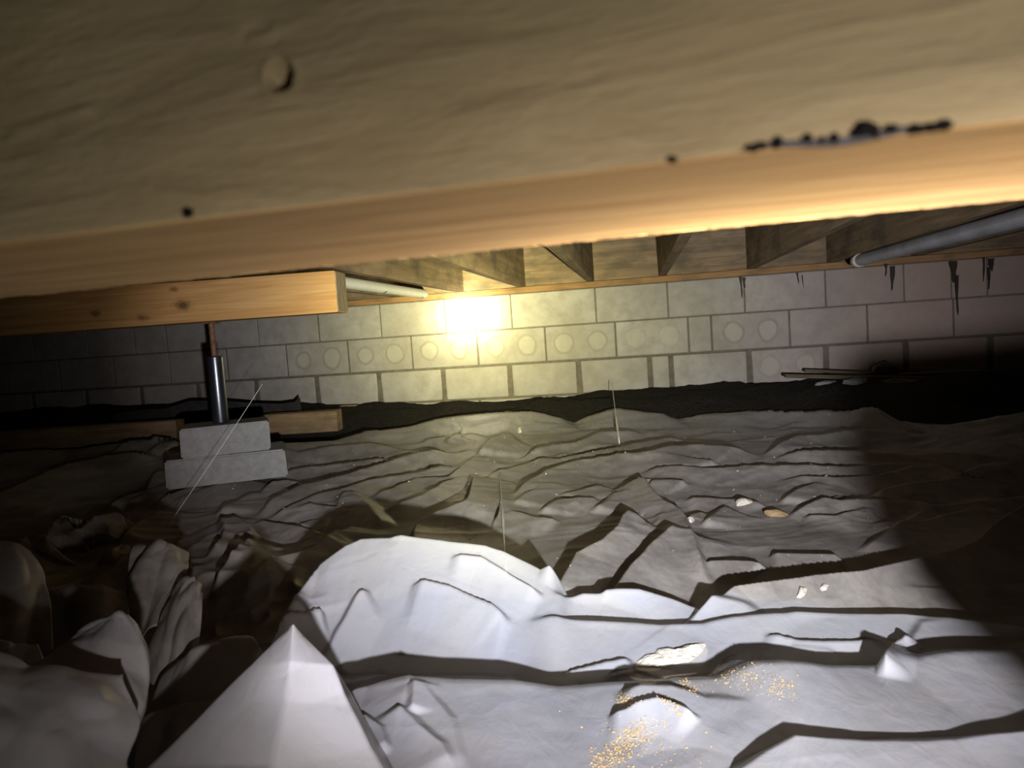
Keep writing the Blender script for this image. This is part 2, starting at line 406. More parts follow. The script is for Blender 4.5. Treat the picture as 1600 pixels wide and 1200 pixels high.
# ------------------------------------------------------------------ sill, rim and joists
SILLZ = V0 + .6
sill = link('sill_plate', box_me('sill_plate', 8, .14, .034, .002, base=True), M['sill_wood'], loc=wall_pt(-.4, -.073, SILLZ + .001), rotz=-YAW)
tag(sill, 'thin reddish wooden sill plate lying along the top of the block wall', 'sill plate')
JZ = SILLZ + .036
JH = .233
rim = link('rim_joist', box_me('rim_joist', 8, .04, JH, .002, base=True), M['joist_wood'], loc=wall_pt(-.4, -.09, JZ), rotz=-YAW)
tag(rim, 'dark wooden rim board standing on the sill plate behind the joist ends', 'rim board')
jl = [(-.655, 'wooden floor joist just left of the white pipe beyond the beam end'),
      (-.262, 'tan wooden floor joist just right of the white printed pipe'),
      (.108, 'pale lit wooden floor joist directly above and right of the bright wall spot'),
      (.506, 'wooden floor joist with a steep underside, second to the right of the bright spot'),
      (.908, 'narrow grey floor joist seen nearly end on, left of the widest dark joist bay'),
      (1.385, 'long grey floor joist slanting up right, between the end-on joist and the grey pipe'),
      (1.80, 'dark floor joist directly above the blue grey pipe'),
      (2.22, 'darkest floor joist, rightmost, beyond the blue grey pipe')]
for i, (ur, lab) in enumerate(jl):
    L = 4.6
    me = mesh_from(box_bm(L, .041, JH, .0025, base=True), 'floor_joist')
    # joist length runs from the rim board towards the camera; local x is its length (grain)
    jz = JZ + .0005
    off = -.07 + L / 2
    if ur < -.8: pass
    o = link('floor_joist', me, M['joist_wood'], loc=wall_pt(ur - .0205, off, jz), rotz=-YAW + math.pi / 2)
    tag(o, lab, 'joist')

# ------------------------------------------------------------------ the near girder, just in front of the lens
GY = math.radians(13.8); GZ = .48; GW = .112; GH = .2205
g_c, g_s = math.cos(GY), math.sin(GY)
# local x along the girder, local y away from the camera, z up from its underside
def girder_local(P):
    q = np.asarray(P) - np.array([0, .1445, GZ]); return np.array([q[0] * g_c - q[1] * g_s, q[0] * g_s + q[1] * g_c, q[2]])
def on_girder_face(px, py):
    n = np.array([g_s, g_c, 0]); d = ray(px, py); t = (n @ (np.array([0, .1445, 0]) - np.array([0, 0, 0]))) / (n @ d)
    return girder_local(CP + d * t)
def girder_mesh():
    gx = np.concatenate([np.linspace(-1.6, -.32, 12)[:-1], np.linspace(-.32, .26, 520), np.linspace(.26, 1.6, 12)[1:]])
    gz = np.concatenate([np.linspace(0, .135, 130), np.linspace(.135, GH, 6)[1:]])
    Xg, Zg = np.meshgrid(gx, gz)
    relief = fbm(Xg * 22, Zg * 120, 4) * .0009
    hx, _, hz = on_girder_face(437, 118)
    d = np.hypot(Xg - hx, Zg - hz)
    Yg = relief * sstep(0, .003, Zg) + .010 * sstep(.0034, .0023, d) - .0006 * np.exp(-((d - .0036) / .0008) ** 2)
    # a raised splinter on the left and a shallow gouge above the hole
    for (x0, y0, x1, y1, hh, ww) in [(0, 216, 160, 165, -.0011, .0011), (372, 50, 425, 36, .0009, .0012), (380, 62, 430, 55, -.0006, .001)]:
        a = on_girder_face(x0, y0); b = on_girder_face(x1, y1)
        ex, ez = b[0] - a[0], b[2] - a[2]; LL = math.hypot(ex, ez); ex /= LL; ez /= LL
        al = (Xg - a[0]) * ex + (Zg - a[2]) * ez; ac = -(Xg - a[0]) * ez + (Zg - a[2]) * ex
        Yg = Yg + hh * np.exp(-(ac / ww) ** 2) * sstep(0, .2 * LL, al) * sstep(LL, .8 * LL, al)
    P = np.stack([Xg, Yg, Zg], -1)
    me0 = grid_mesh('g', P); bm = bmesh.new(); bm.from_mesh(me0); bpy.data.meshes.remove(me0)
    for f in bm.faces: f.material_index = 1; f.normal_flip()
    # underside as a grid too, slightly sawn; back, top and ends close the solid
    gy = np.linspace(0, GW, 30)
    Xu, Yu = np.meshgrid(gx, gy)
    Zu = fbm(Xu * 30, Yu * 200, 3) * .0006 * sstep(0, .004, Yu) + fbm(Xu * 260, Yu * 260, 2) * .0016 * sstep(GW - .012, GW, Yu)
    me1 = grid_mesh('u', np.stack([Xu, Yu, Zu], -1)); bm.from_mesh(me1); bpy.data.meshes.remove(me1)
    bm.verts.ensure_lookup_table()
    A = [bm.verts.new(c) for c in [(-1.6, GW, 0), (1.6, GW, 0), (1.6, GW, GH), (-1.6, GW, GH), (-1.6, 0, GH), (1.6, 0, GH), (1.6, 0, 0), (-1.6, 0, 0)]]
    for q in [(0, 1, 2, 3), (3, 2, 5, 4), (1, 6, 5, 2), (0, 3, 4, 7)]: bm.faces.new([A[k] for k in q])
    bmesh.ops.remove_doubles(bm, verts=bm.verts[:], dist=1e-5)
    me = bpy.data.meshes.new('near_girder'); bm.to_mesh(me); bm.free()
    me.polygons.foreach_set('use_smooth', [True] * len(me.polygons))
    return me
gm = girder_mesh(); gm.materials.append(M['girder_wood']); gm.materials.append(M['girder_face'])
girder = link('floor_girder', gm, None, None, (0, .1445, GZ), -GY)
tag(girder, 'large blurred wooden girder across the top, brown face above bright orange underside', 'girder')
def lump(name, r, seed, squash=(1, 1, 1), sub=2, amp=.35):
    rr = random.Random(seed); bm = bmesh.new(); bmesh.ops.create_icosphere(bm, subdivisions=sub, radius=1)
    ph = [rr.uniform(0, 6) for _ in range(6)]
    for v in bm.verts:
        c = v.co; k = 1 + amp * (math.sin(3 * c.x + ph[0]) * math.cos(2.6 * c.y + ph[1]) + .5 * math.sin(5 * c.z + ph[2]) * math.sin(4.3 * c.x + ph[3]))
        v.co = Vector((c.x * squash[0], c.y * squash[1], c.z * squash[2])) * k * r
    return mesh_from(bm, name, sub > 1)
moulds = [(293, 322, 11), (1050, 240, 7), (1172, 219, 8), (1187, 216, 9), (1213, 211, 10), (1257, 205, 9), (1283, 210, 7), (1303, 207, 9), (1340, 196, 11), (1353, 189, 14), (1366, 197, 9), (1389, 190, 9), (1425, 191, 9), (1437, 194, 8), (1458, 188, 9), (1471, 186, 10)]
for i, (px, py, r) in enumerate(moulds):
    p = on_girder_face(px, py); rad = r * .15 / FPX
    o = link('mould_clump', lump('mould_clump', rad, i, (1.15, .7, .75)), M['mold'], girder, (p[0], .0001, max(min(p[2] - .0014, rad * .9), rad * .35)))
# the smeared grey black film along the edge between the clumps
a = on_girder_face(1150, 226); b = on_girder_face(1480, 197)
pts = [(a[0] + (b[0] - a[0]) * t, .0003, .0003 + .0004 * math.sin(9 * t)) for t in np.linspace(0, 1, 14)]
link('mould_smear', mesh_from(tube_bm(pts, [0.0003 + .0005 * math.sin(math.pi * t) ** .4 for t in np.linspace(0, 1, 14)], 8), 'mould_smear', True),
     simple('grey_mould', (.10, .095, .10), .9, .1, nscale=300), girder)

# ------------------------------------------------------------------ second beam on the jack post
B0 = np.array([-.556, 2.35]); BY = math.radians(4.2); BL = 2.4
bc, bs = math.cos(BY), math.sin(BY)
def beam2_mesh():
    bm = box_bm(BL, .115, .136, .003, 2)
    return mesh_from(bm, 'support_beam')
ctr = B0 + np.array([-bc, bs]) * (BL / 2) + np.array([bs, bc]) * .0575
nb = NT('support_beam_wood'); o_ = nb.coord('Object', (1.1, 14, 26)); gg = nb.noise(o_, 2.2, 6, .6, .5); ff = nb.noise(nb.coord('Object', (3, 70, 90)), 2.5, 3, .6)
cc = nb.ramp(gg, [(.3, (.44, .22, .07)), (.5, (.58, .33, .12)), (.7, (.70, .44, .19))]); cc = nb.mix(nb.math('MULTIPLY', ff, .35), cc, (.38, .18, .06))
def knot(nt, col, kx, kz, r, dark=(.10, .045, .02)):
    s_ = nt.N.new('ShaderNodeSeparateXYZ'); nt.t.links.new(nt.N.new('ShaderNodeTexCoord').outputs['Object'], s_.inputs[0])
    wob = nt.math('MULTIPLY', nt.math('SUBTRACT', nt.noise(nt.coord('Object'), 40, 3, .6), .5), .02)
    dx = nt.math('MULTIPLY', nt.math('SUBTRACT', s_.outputs[0], kx), .55); dz = nt.math('SUBTRACT', s_.outputs[2], kz)
    d = nt.math('ADD', nt.math('SQRT', nt.math('ADD', nt.math('MULTIPLY', dx, dx), nt.math('MULTIPLY', dz, dz))), wob)
    f = nt.ramp(nt.math('DIVIDE', d, r * 2), [(.25, 1), (.42, .45), (.5, .75), (.62, .2), (1, 0)])
    return nt.mix(nt.math('MULTIPLY', f, .85), col, dark)
# where the knot sits along the beam
def beam_x(px, py):
    d = ray(px, py); n = np.array([bs, bc, 0]); P = CP + d * ((n[:2] @ B0) / (n @ d)); q = P[:2] - ctr
    return q[0] * bc - q[1] * bs, P[2] - (.5535 + .068)
kx, kz = beam_x(286, 477); cc = knot(nb, cc, kx, kz, .014)
kx, kz = beam_x(272, 462); cc = knot(nb, cc, kx, kz + .02, .007, (.28, .12, .04))
kx, kz = beam_x(222, 497); cc = knot(nb, cc, kx, kz, .009, (.2, .09, .04))
kx, kz = beam_x(150, 490); cc = knot(nb, cc, kx, kz, .008, (.2, .09, .04))
nb.set(cc, .65, nb.bump(gg, .2, .003), .25); M['beam2'] = nb.m
beam2 = link('support_beam', beam2_mesh(), M['beam2'], None, (ctr[0], ctr[1], .5535 + .068), -BY)
tag(beam2, 'short orange timber beam with a knot, held up by the steel jack post', 'beam')
eg = box_me('end_grain', .003, .108, .129, .001)
link('end_grain', eg, mat_wood('end_grain', (.22, .16, .09), (.50, .40, .26), (20, 30, 8), .4, vary=0), beam2, (BL / 2 + .0006, 0, 0))['label'] = 'pale rough sawn beam end'

# jack post
pp = at_y(345, 658, 2.47); PX, PY = pp[0], 2.47
post = bpy.data.objects.new('jack_post', None); COL.objects.link(post); post.location = (PX, PY, .203)
tag(post, 'shiny steel jack post with a rusty threaded rod, standing on concrete blocks', 'post')
hp = .232
bm = lathe_bm([(.026, 0), (.0265, .003), (.0265, hp - .004), (.026, hp), (.021, hp), (.021, hp - .03), (.001, hp - .03)], 32)
pipe = link('steel_pipe', mesh_from(bm, 'steel_pipe', False), M['steel'], post)
for p_ in pipe.data.polygons: p_.use_smooth = abs(p_.normal.z) < .5
prof = [(.001, .18)]
z = .18
while z < .345:
    prof += [(.0085, z), (.0105, z + .002)]; z += .004
prof += [(.0095, .346), (.001, .346)]
link('threaded_rod', mesh_from(lathe_bm(prof, 16), 'threaded_rod', True), M['rust'], post)['label'] = 'rusty threaded rod'
link('top_plate', box_me('top_plate', .05, .05, .0045, .001, base=True), M['rust'], post, (0, 0, .3455))

def slab(name, w_, d_, h_, jit, bev):
    bm = box_bm(w_, d_, h_, 0, base=True, jitter=jit)
    for f in bm.faces: pass
    bmesh.ops.bevel(bm, geom=bm.edges[:], offset=bev, segments=2, affect='EDGES')
    bmesh.ops.subdivide_edges(bm, edges=[e for e in bm.edges if e.calc_length() > .05], cuts=3, use_grid_fill=True)
    return mesh_from(bm, name)
lo = link('concrete_slab_block', slab('concrete_slab_block', .385, .21, .098, .004, .006), M['pad'], None, (PX + .008, PY + .02, .003), math.radians(17))
tag(lo, 'lower grey concrete block, the wider one resting in the plastic under the post', 'concrete block')
hi = link('concrete_slab_block', slab('concrete_slab_block', .282, .20, .098, .003, .005), M['pad'], None, (PX + .012, PY + .01, .1035), math.radians(19))
tag(hi, 'upper grey concrete block, the narrower one directly under the steel post', 'concrete block')

# ------------------------------------------------------------------ pipes under the joists
def pipe_thing(name, p0, p1, r, mat, label, wall_t=.004):
    p0, p1 = Vector(p0), Vector(p1); bm = bmesh.new(); n = 24; d = (p1 - p0).normalized()
    a = d.cross(Vector((0, 0, 1))).normalized(); b = a.cross(d); rings = []
    for p, rr in ((p0, r - wall_t), (p0, r), (p1, r), (p1, r - wall_t)):
        rings.append([bm.verts.new(p + (a * math.cos(2 * math.pi * k / n) + b * math.sin(2 * math.pi * k / n)) * rr) for k in range(n)])
    rings.append(rings[0])
    for A, B in zip(rings, rings[1:]):
        for k in range(n): bm.faces.new((A[k], A[(k + 1) % n], B[(k + 1) % n], B[k]))
    me = mesh_from(bm, name); me.polygons.foreach_set('use_smooth', [True] * len(me.polygons)); me.set_sharp_from_angle(angle=.6)
    return tag(link(name, me, mat), label, 'pipe'), d, a, b
w0 = at_y(520, 439, 2.52); w1 = at_y(662, 459.5, 3.45); w0[2] = min(w0[2], JZ - .023); w1[2] = min(w1[2], JZ - .023)
wp, d_, a_, b_ = pipe_thing('water_pipe', w0, w1, .0215, M['pvc'], 'white plastic pipe with printing, under the joists beyond the beam end')
def band(parent, p, d, a, b, r, a0, a1, width, mat, slant=0):
    bm = bmesh.new(); n = 14; A = []; B = []
    for k in range(n):
        t = a0 + (a1 - a0) * k / (n - 1); q = p + d * (slant * math.sin(t))
        o = a * math.cos(t) + b * math.sin(t)
        A.append((bm.verts.new(q + o * (r + .0008)), bm.verts.new(q + o * (r - .0005)))); B.append((bm.verts.new(q + d * width + o * (r + .0008)), bm.verts.new(q + d * width + o * (r - .0005))))
    for k in range(n - 1):
        bm.faces.new((A[k][0], A[k + 1][0], B[k + 1][0], B[k][0])); bm.faces.new((A[k][0], A[k][1], A[k + 1][1], A[k + 1][0])); bm.faces.new((B[k][0], B[k + 1][0], B[k + 1][1], B[k][1]))
    link('printed_mark', mesh_from(bm, 'printed_mark', True), mat, parent)
wd = Vector(w1) - Vector(w0)
for t, wdt, mt, a0, a1 in ((.47, .012, 'print_blue', 2.6, 5.6), (.72, .05, 'print_orange', 3.6, 4.5), (.84, .012, 'print_orange', 3.6, 4.9), (.89, .010, 'print_orange', 3.4, 4.8), (.955, .012, 'print_blue', 3.0, 5.4)):
    band(wp, Vector(w0) + wd * t, d_, a_, b_, .0215, a0, a1, wdt, M[mt], .012)
q0 = at_y(1640, 322, 1.9); q1 = at_y(1343, 405, 3.35); q0[2] = min(q0[2], JZ - .030); q1[2] = min(q1[2], JZ - .030)
gp, d_, a_, b_ = pipe_thing('drain_pipe', q0, q1, .028, M['pvc_grey'], 'blue grey plastic pipe slanting under the joists at the right')
bm = tube_bm([Vector(q1) - d_ * .02, Vector(q1) + d_ * .012, Vector(q1) + d_ * .05], [.031, .031, .027], 20)
link('pipe_end_cap', mesh_from(bm, 'pipe_end_cap', True), M['pvc'], gp)['label'] = 'pale end cap of the grey pipe'

# ------------------------------------------------------------------ THE PLASTIC SHEET (height field with traced folds)
def H(P):      # fold: list of (px, py) or (px, py, Y)
    return P
FOLDS = []     # pts, h, front width, back width, mode
def fold(pts, h=1., wf=1., wb=1., sharp=1.25): FOLDS.append((pts, h, wf, wb, sharp))

def base_z(x, y):
    z = .040 * sstep(.87, .78, y) - .012 * sstep(1.2, 1.6, y) * sstep(3.2, 2.6, y)
    z = z + fbm(x * 1.7 + 3, y * 1.7, 3) * .05 * sstep(.9, 1.8, y)
    z = z - .05 * sstep(-.35, -.6, x) * sstep(1.5, 1.1, y)
    return z
# silhouettes with explicit distance
HUMP = [(300, 1090, .78), (350, 1050, .84), (395, 1008, .90), (430, 962, .98), (455, 930, 1.04), (500, 880, 1.12), (540, 853, 1.15), (562, 842, 1.16), (612, 841, 1.15), (675, 845, 1.14), (757, 852, 1.13), (785, 860, 1.12), (837, 885, 1.10), (880, 908, 1.08), (910, 922, 1.05)]
EXPL = [
    (HUMP, .215, .045, 1.0),
    ([(845, 945, 1.03), (910, 931, 1.06), (1000, 932, 1.06), (1050, 941, 1.05), (1125, 960, 1.02), (1200, 968, 1.0)], .09, .035, 1.1),
    ([(785, 964, .98), (840, 966, .98), (900, 968, .98), (975, 972, .97), (1050, 977, .965), (1100, 981, .96), (1150, 975, .965), (1250, 963, .97), (1325, 960, .96), (1412, 960, .95), (1470, 966, .93), (1560, 976, .9), (1700, 990, .87)], .13, .035, 1.1),
    ([(505, 1092, 0.750), (530, 1085, 0.765), (575, 1072, 0.785), (640, 1054, 0.811), (650, 1056, 0.811), (712, 1061, 0.806), (800, 1062, 0.806), (875, 1073, 0.796), (930, 1080, 0.785)], .22, .03, .9),
    ([(1095, 1037, 0.856), (1110, 1031, 0.861), (1150, 1030, 0.861), (1200, 1033, 0.851), (1275, 1043, 0.835), (1325, 1043, 0.830), (1375, 1040, 0.830), (1408, 1026, 0.846), (1425, 1003, 0.881), (1445, 976, 0.917), (1500, 975, 0.922), (1620, 990, 0.892), (1750, 1000, 0.871)], .20, .04, 1.0),
    ([(960, 1085, .745), (1000, 1071, .757), (1050, 1071, .757), (1080, 1080, .747), (1105, 1091, .735), (1200, 1098, .723), (1240, 1106, .715), (1290, 1127, .695), (1340, 1135, .685)], .10, .025, 1.0),
    ([(1090, 1290, 0.564), (1162, 1200, 0.601), (1200, 1173, 0.617), (1245, 1149, 0.632), (1300, 1155, 0.627), (1362, 1160, 0.624), (1450, 1163, 0.619), (1500, 1161, 0.617), (1550, 1152, 0.614), (1640, 1140, 0.609), (1760, 1140, 0.601)], .20, .03, 1.0),
    # far edge of the sheet
    ([(-250, 745, 2.6), (-100, 722, 2.9), (0, 706, 3.2), (60, 702, 3.25), (120, 700, 3.25), (250, 692, 3.2), (430, 692, 3.05), (520, 688, 3.1), (575, 672, 3.25), (640, 665, 3.35), (680, 655, 3.4), (760, 645, 3.42), (830, 641, 3.42), (870, 650, 3.4), (897, 660, 3.38), (920, 650, 3.36), (965, 637, 3.34), (1035, 645, 3.3), (1060, 655, 3.25), (1120, 645, 3.2), (1200, 641, 3.1), (1320, 641, 2.88), (1365, 635, 2.8), (1402, 657, 2.72), (1450, 662, 2.65), (1490, 662, 2.6), (1545, 652, 2.55), (1600, 643, 2.5), (1750, 620, 2.35), (1950, 600, 2.2)], .30, .10, 1.0),
]
F = fold
# --- rear, middle left
F([(400,716),(445,702),(465,706),(520,695),(575,692),(625,700),(662,697)], .7)
F([(412,742),(475,727),(540,720),(590,714),(615,714)], .9)
F([(400,797),(425,780),(475,756),(540,740),(600,722),(650,706),(688,701),(725,700)], 1.2)
F([(395,768),(410,765),(427,751),(450,749),(475,752)], .8)
F([(420,805),(450,790),(500,770),(540,762),(575,750),(612,744),(662,735),(700,725),(725,720)], 1.0)
F([(462,787),(500,787),(527,790),(532,775),(545,765)], .9)
F([(545,766),(575,787),(600,817)], .9, 1.2, 2)
F([(572,777),(612,762),(650,747),(700,744),(725,725),(748,705)], .8)
F([(590,792),(625,785),(662,772),(695,752),(725,742),(742,740)], .8)
F([(600,840),(625,832),(650,817),(687,797),(725,783),(733,770),(738,745),(750,734),(765,731)], 1.6, 1.4)
F([(760,736),(775,736),(800,730),(845,717),(900,705)], .6)
F([(400,812),(450,820),(500,827)], .8)
F([(462,820),(487,812),(520,809)], .5)
F([(395,915),(400,905),(425,878),(462,864),(505,845),(560,812)], 1.2, 1)
F([(700,687),(710,678),(730,677)], .7); F([(748,703),(770,682),(790,675),(812,673)], 1.1)
F([(655,689),(700,681),(750,674)], .5)
F([(520,757),(560,752),(600,745)], .4); F([(640,720),(700,712),(740,700)], .4)
# --- rear, middle right
F([(812,706),(850,695),(905,687),(940,672),(1012,667)], 1.1)
F([(817,717),(840,714),(870,716),(912,707),(962,697),(1012,687),(1050,681),(1085,682)], .9)
F([(795,768),(800,765),(830,747),(862,730),(905,717),(962,708),(1012,705),(1050,696),(1087,694),(1150,695),(1190,700)], 1.2, 1.3)
F([(800,786),(825,771),(850,760),(875,753)], .6)
F([(875,772),(910,765),(940,756)], .5); F([(845,797),(872,781),(912,779),(942,777)], .6)
F([(925,795),(947,784),(960,770),(990,765)], .7); F([(795,796),(837,810),(875,812)], .5)
F([(850,888),(900,862),(940,840),(965,820),(972,805),(985,792),(1012,796)], 2.2, 1.5)
F([(940,917),(985,882),(1012,852),(1037,830),(1062,811)], 2.2, 1.4)
F([(1002,835),(1025,817),(1045,795)], .8); F([(1025,815),(1040,805),(1055,802)], .5)
F([(985,741),(1000,737),(1017,760),(1040,782),(1065,795),(1072,815),(1087,845),(1095,880),(1110,896)], 1.6, 1.2)
F([(1012,750),(1050,749),(1075,752)], .7); F([(1000,733),(1050,727),(1125,730),(1190,722)], .8)
F([(975,720),(1012,711),(1062,712),(1100,717),(1130,725)], .7)
F([(1065,777),(1100,776),(1150,778),(1200,786)], .7); F([(1072,807),(1097,800)], .5)
F([(1102,817),(1117,802),(1132,790),(1150,790)], .7); F([(1095,876),(1137,875),(1175,877),(1200,882)], .8)
F([(1045,940),(1100,926),(1150,915),(1200,908),(1275,898),(1350,892),(1425,875),(1487,860),(1525,842),(1550,820),(1575,802),(1600,790),(1700,765)], 2.6, 1.5)
# --- rear right
F([(1190,700),(1200,697),(1250,677),(1312,672),(1375,671),(1450,676),(1525,685),(1600,700),(1700,708)], 1.2, 1.2)
F([(1200,707),(1262,703),(1320,701),(1375,706),(1475,706),(1550,712),(1600,717),(1700,725)], 1.1, 1.1)
F([(1150,722),(1200,726),(1275,727),(1325,728),(1387,721),(1450,722),(1512,735)], 1)
F([(1200,743),(1250,742),(1305,746),(1362,741),(1425,728),(1465,728),(1500,738),(1537,725),(1600,721)], .9)
F([(1222,780),(1245,765),(1282,752)], .7)
F([(1227,800),(1262,787),(1287,777),(1312,782),(1375,780),(1437,783),(1462,790),(1525,783),(1600,773),(1700,765)], 1)
F([(1350,770),(1412,756),(1450,750),(1487,746),(1550,749),(1600,750),(1700,752)], 1.1)
F([(1250,803),(1305,805),(1350,795),(1375,795)], .7); F([(1350,813),(1400,815),(1450,812),(1475,805),(1550,792)], .6)
F([(1200,864),(1275,865),(1320,866)], .7); F([(1347,855),(1387,832),(1405,817),(1450,795)], .6); F([(1462,897),(1525,880),(1600,865),(1700,850)], .8)
F([(1195,923),(1250,916),(1300,915),(1362,917)], .7); F([(1395,922),(1425,925),(1500,922),(1600,910),(1700,900)], 1)
F([(1180,961),(1210,955),(1260,948),(1330,946)], .6)
# --- the white front part
F([(700,865),(720,869),(752,869),(775,885),(800,902),(825,915),(850,930)], .9, .8)
F([(640,905),(655,907),(700,917),(767,945),(785,961),(800,966)], 1.2, .9)
F([(505,1030),(525,987),(547,947),(560,927),(578,912)], 1.2, .8, 1.2)
F([(432,962),(470,954),(508,946)], 1.5, .8)
F([(640,1112),(644,1085),(646,1056)], .8, .6); F([(612,1098),(650,1135),(687,1162),(705,1195)], .8, .9, 1.5)
F([(945,1109),(977,1107),(1000,1094),(1025,1091),(1062,1105),(1092,1117)], .9, .8)
F([(560,1115),(590,1135),(602,1170)], .8); F([(880,1050),(940,1036),(990,1030)], .8)
F([(1190,985),(1250,1000),(1330,1000),(1385,998)], .8, .6); F([(1230,1011),(1290,1016),(1310,1022)], .6, .6)
F([(1380,1035),(1395,1005),(1440,985)], 1.6, .5)
F([(650,1060),(700,1120),(720,1200)], .4)
F([(238,752),(300,744),(345,739),(400,723),(445,706)], 1.3, .8)
# --- left, dark crumples
F([(-60,800),(0,769),(50,745),(105,722),(160,708),(230,700),(255,700)], 1.5, 1.5)
F([(172,705),(190,692),(207,686),(237,685),(275,679)], .9); F([(230,704),(250,690),(265,687),(285,691)], .8)
F([(162,790),(200,772),(230,764),(240,740),(252,730)], 1.0); F([(195,787),(237,767),(265,756),(280,745)], .8)
F([(235,787),(262,772),(300,760),(318,755),(325,745),(350,737),(375,725),(400,716)], 1.0)
F([(265,785),(300,770),(350,755),(400,742)], .8); F([(342,800),(360,785),(400,765)], .8)
F([(185,840),(215,817),(250,795),(257,790)], 1.2); F([(330,857),(342,847),(350,825),(345,805)], 1.4)
F([(335,917),(350,887),(370,862),(392,837)], 2.2, 1.3); F([(360,806),(385,822),(400,840)], .9)
F([(10,870),(22,850),(42,832),(72,837),(92,805),(120,822),(140,812),(165,800),(192,790),(220,791)], 2.6, 1.2)
F([(150,870),(180,855),(215,850),(260,870)], 1.5); F([(390,905),(420,890),(440,880)], 1)

PXU = np.arange(-420, 2030, 2.2)
_fx = np.array(sorted((p[0], p[1]) for p in [at_y(*q) for q in EXPL[-1][0]]))
def far_edge(x): return np.interp(x, _fx[:, 0], _fx[:, 1])
_c = np.arange(575, 1000, .5)
def ground(gx, gy):
    D = CF + CR * ((gx - 800) / FPX)[..., None] + CU * ((600 - gy) / FPX)[..., None]
    t = -CAMZ / np.minimum(D[..., 2], -.02); return t * D[..., 0], t * D[..., 1]
_a, _b = ground(*np.meshgrid(PXU, _c))
PYTOP = _c[np.argmax(_b < far_edge(_a) + .20, axis=0)]              # each column starts just behind the far edge
SR = np.concatenate([np.linspace(0, .40, 270)[:-1], np.linspace(.40, 1, 230)])
GX = np.repeat(PXU[None], len(SR), 0); GYp = PYTOP[None] + (1500 - PYTOP[None]) * SR[:, None]
TX, TY = ground(GX, GYp)
wx = TX + .008 * fbm(TX * 9, TY * 9, 3); wy = TY + .014 * fbm(TX * 5 + 40, TY * 5, 2)
BZ = base_z(TX, TY)
acc = np.zeros_like(TX)
_CURT = []
def surf_at(x, y):
    """the large shapes of the sheet at any points"""
    a = np.zeros_like(x)
    for P, wf, wb, sh, tp in _CURT: a = curtain_h(P, wf, wb, sh, tp, x, x, y, a)
    return base_z(x, y) + a
_YS = np.linspace(.42, 3.9, 900)
def trace(pts, h):
    out = []
    for p in pts:
        if len(p) == 3:
            q = at_y(p[0], p[1], p[2]); out.append((q[0], q[1], q[2] - float(base_z(q[0], q[1]))))
        else:
            d = ray(p[0], p[1]); Q = CP[None] + d[None] * (_YS / d[1])[:, None]
            hh = h * .0100 * (_YS + .35)
            k = np.nonzero(Q[:, 2] <= surf_at(Q[:, 0], Q[:, 1]) + hh)[0]
            k = k[0] if len(k) else -1
            out.append((Q[k, 0], Q[k, 1], hh[k]))
    return out
def curtain_h(P, wf, wb, sharp, taper, x, X_, Y_, a):
    yc = np.interp(x, P[:, 0], P[:, 1]); hc = np.interp(x, P[:, 0], P[:, 2])
    d = yc + .012 * fbm(X_ * 6 + 9, X_ * 0 + 3, 2) - Y_
    q = np.clip(1 - np.abs(d) / np.where(d > 0, wf, wb), 0, 1); prof = np.where(d > 0, q ** sharp, q * q * (3 - 2 * q))
    if taper:
        L = P[-1, 0] - P[0, 0]; prof = prof * sstep(P[0, 0] - .004, P[0, 0] + .10 * L, x) * sstep(P[-1, 0] + .004, P[-1, 0] - .10 * L, x)
    return (a ** 4 + np.maximum(hc * prof, 0) ** 4) ** .25
def apply(poly, wf, wb, sharp, taper=True):
    global acc
    P = np.array(poly); mx = max(wf, wb)
    m = (wx > P[:, 0].min() - mx) & (wx < P[:, 0].max() + mx) & (wy > P[:, 1].min() - mx) & (wy < P[:, 1].max() + mx)
    if not m.any(): return
    x = wx[m]; y = wy[m]; best = np.full(x.shape, 1e9); sd = np.zeros_like(x); hh = np.zeros_like(x); along = np.zeros_like(x)
    seg = np.hypot(np.diff(P[:, 0]), np.diff(P[:, 1])); cum = np.concatenate([[0], np.cumsum(seg)]); tot = cum[-1]
    for i in range(len(P) - 1):
        ex, ey = P[i + 1, 0] - P[i, 0], P[i + 1, 1] - P[i, 1]; L2 = ex * ex + ey * ey + 1e-12
        t = np.clip(((x - P[i, 0]) * ex + (y - P[i, 1]) * ey) / L2, 0, 1)
        dx = x - P[i, 0] - t * ex; dy = y - P[i, 1] - t * ey; d = np.hypot(dx, dy)
        k = d < best - 1e-9
        sg = np.where(ex * dy - ey * dx < 0, 1., -1.)          # right-hand side of the line = its lit front
        best = np.where(k, d, best); sd = np.where(k, sg, sd); hh = np.where(k, P[i, 2] + t * (P[i + 1, 2] - P[i, 2]), hh)
        along = np.where(k, (cum[i] + t * seg[i]) / tot, along)
    w = np.where(sd > 0, wf, wb); q = np.clip(1 - best / w, 0, 1)
    prof = np.where(sd > 0, q ** sharp, q ** 1.0)
    if taper: prof = prof * sstep(0, .16, along + .02) * sstep(1, .84, along - .02)
    v = hh * prof
    a = np.maximum(acc[m], 0); acc[m] = (a ** 3 + np.maximum(v, 0) ** 3) ** (1 / 3) * 1.0
def curtain(poly, wf, wb, sharp, taper=True):
    """a large fold whose crest is one line across the sheet: height by distance in front of / behind the crest"""
    global acc
    P = np.array(sorted(poly)); _CURT.append((P, wf, wb, sharp, taper))
    acc = curtain_h(P, wf, wb, sharp, taper, wx * .35 + TX * .65, TX, TY, np.maximum(acc, 0))
for pts, wf, wb, sh in EXPL:
    curtain(trace(pts, 0), wf, wb, sh, taper=pts[0][0] > -200)
BIG = acc.copy()
acc = np.zeros_like(TX)
for pts, h, wf, wb, sh in FOLDS:
    T = trace(pts, h); ym = np.mean([p[1] for p in T])
    apply(T, wf * .062 * (ym + .15), wb * .0095 * (ym + .25), sh)
SMALL = acc
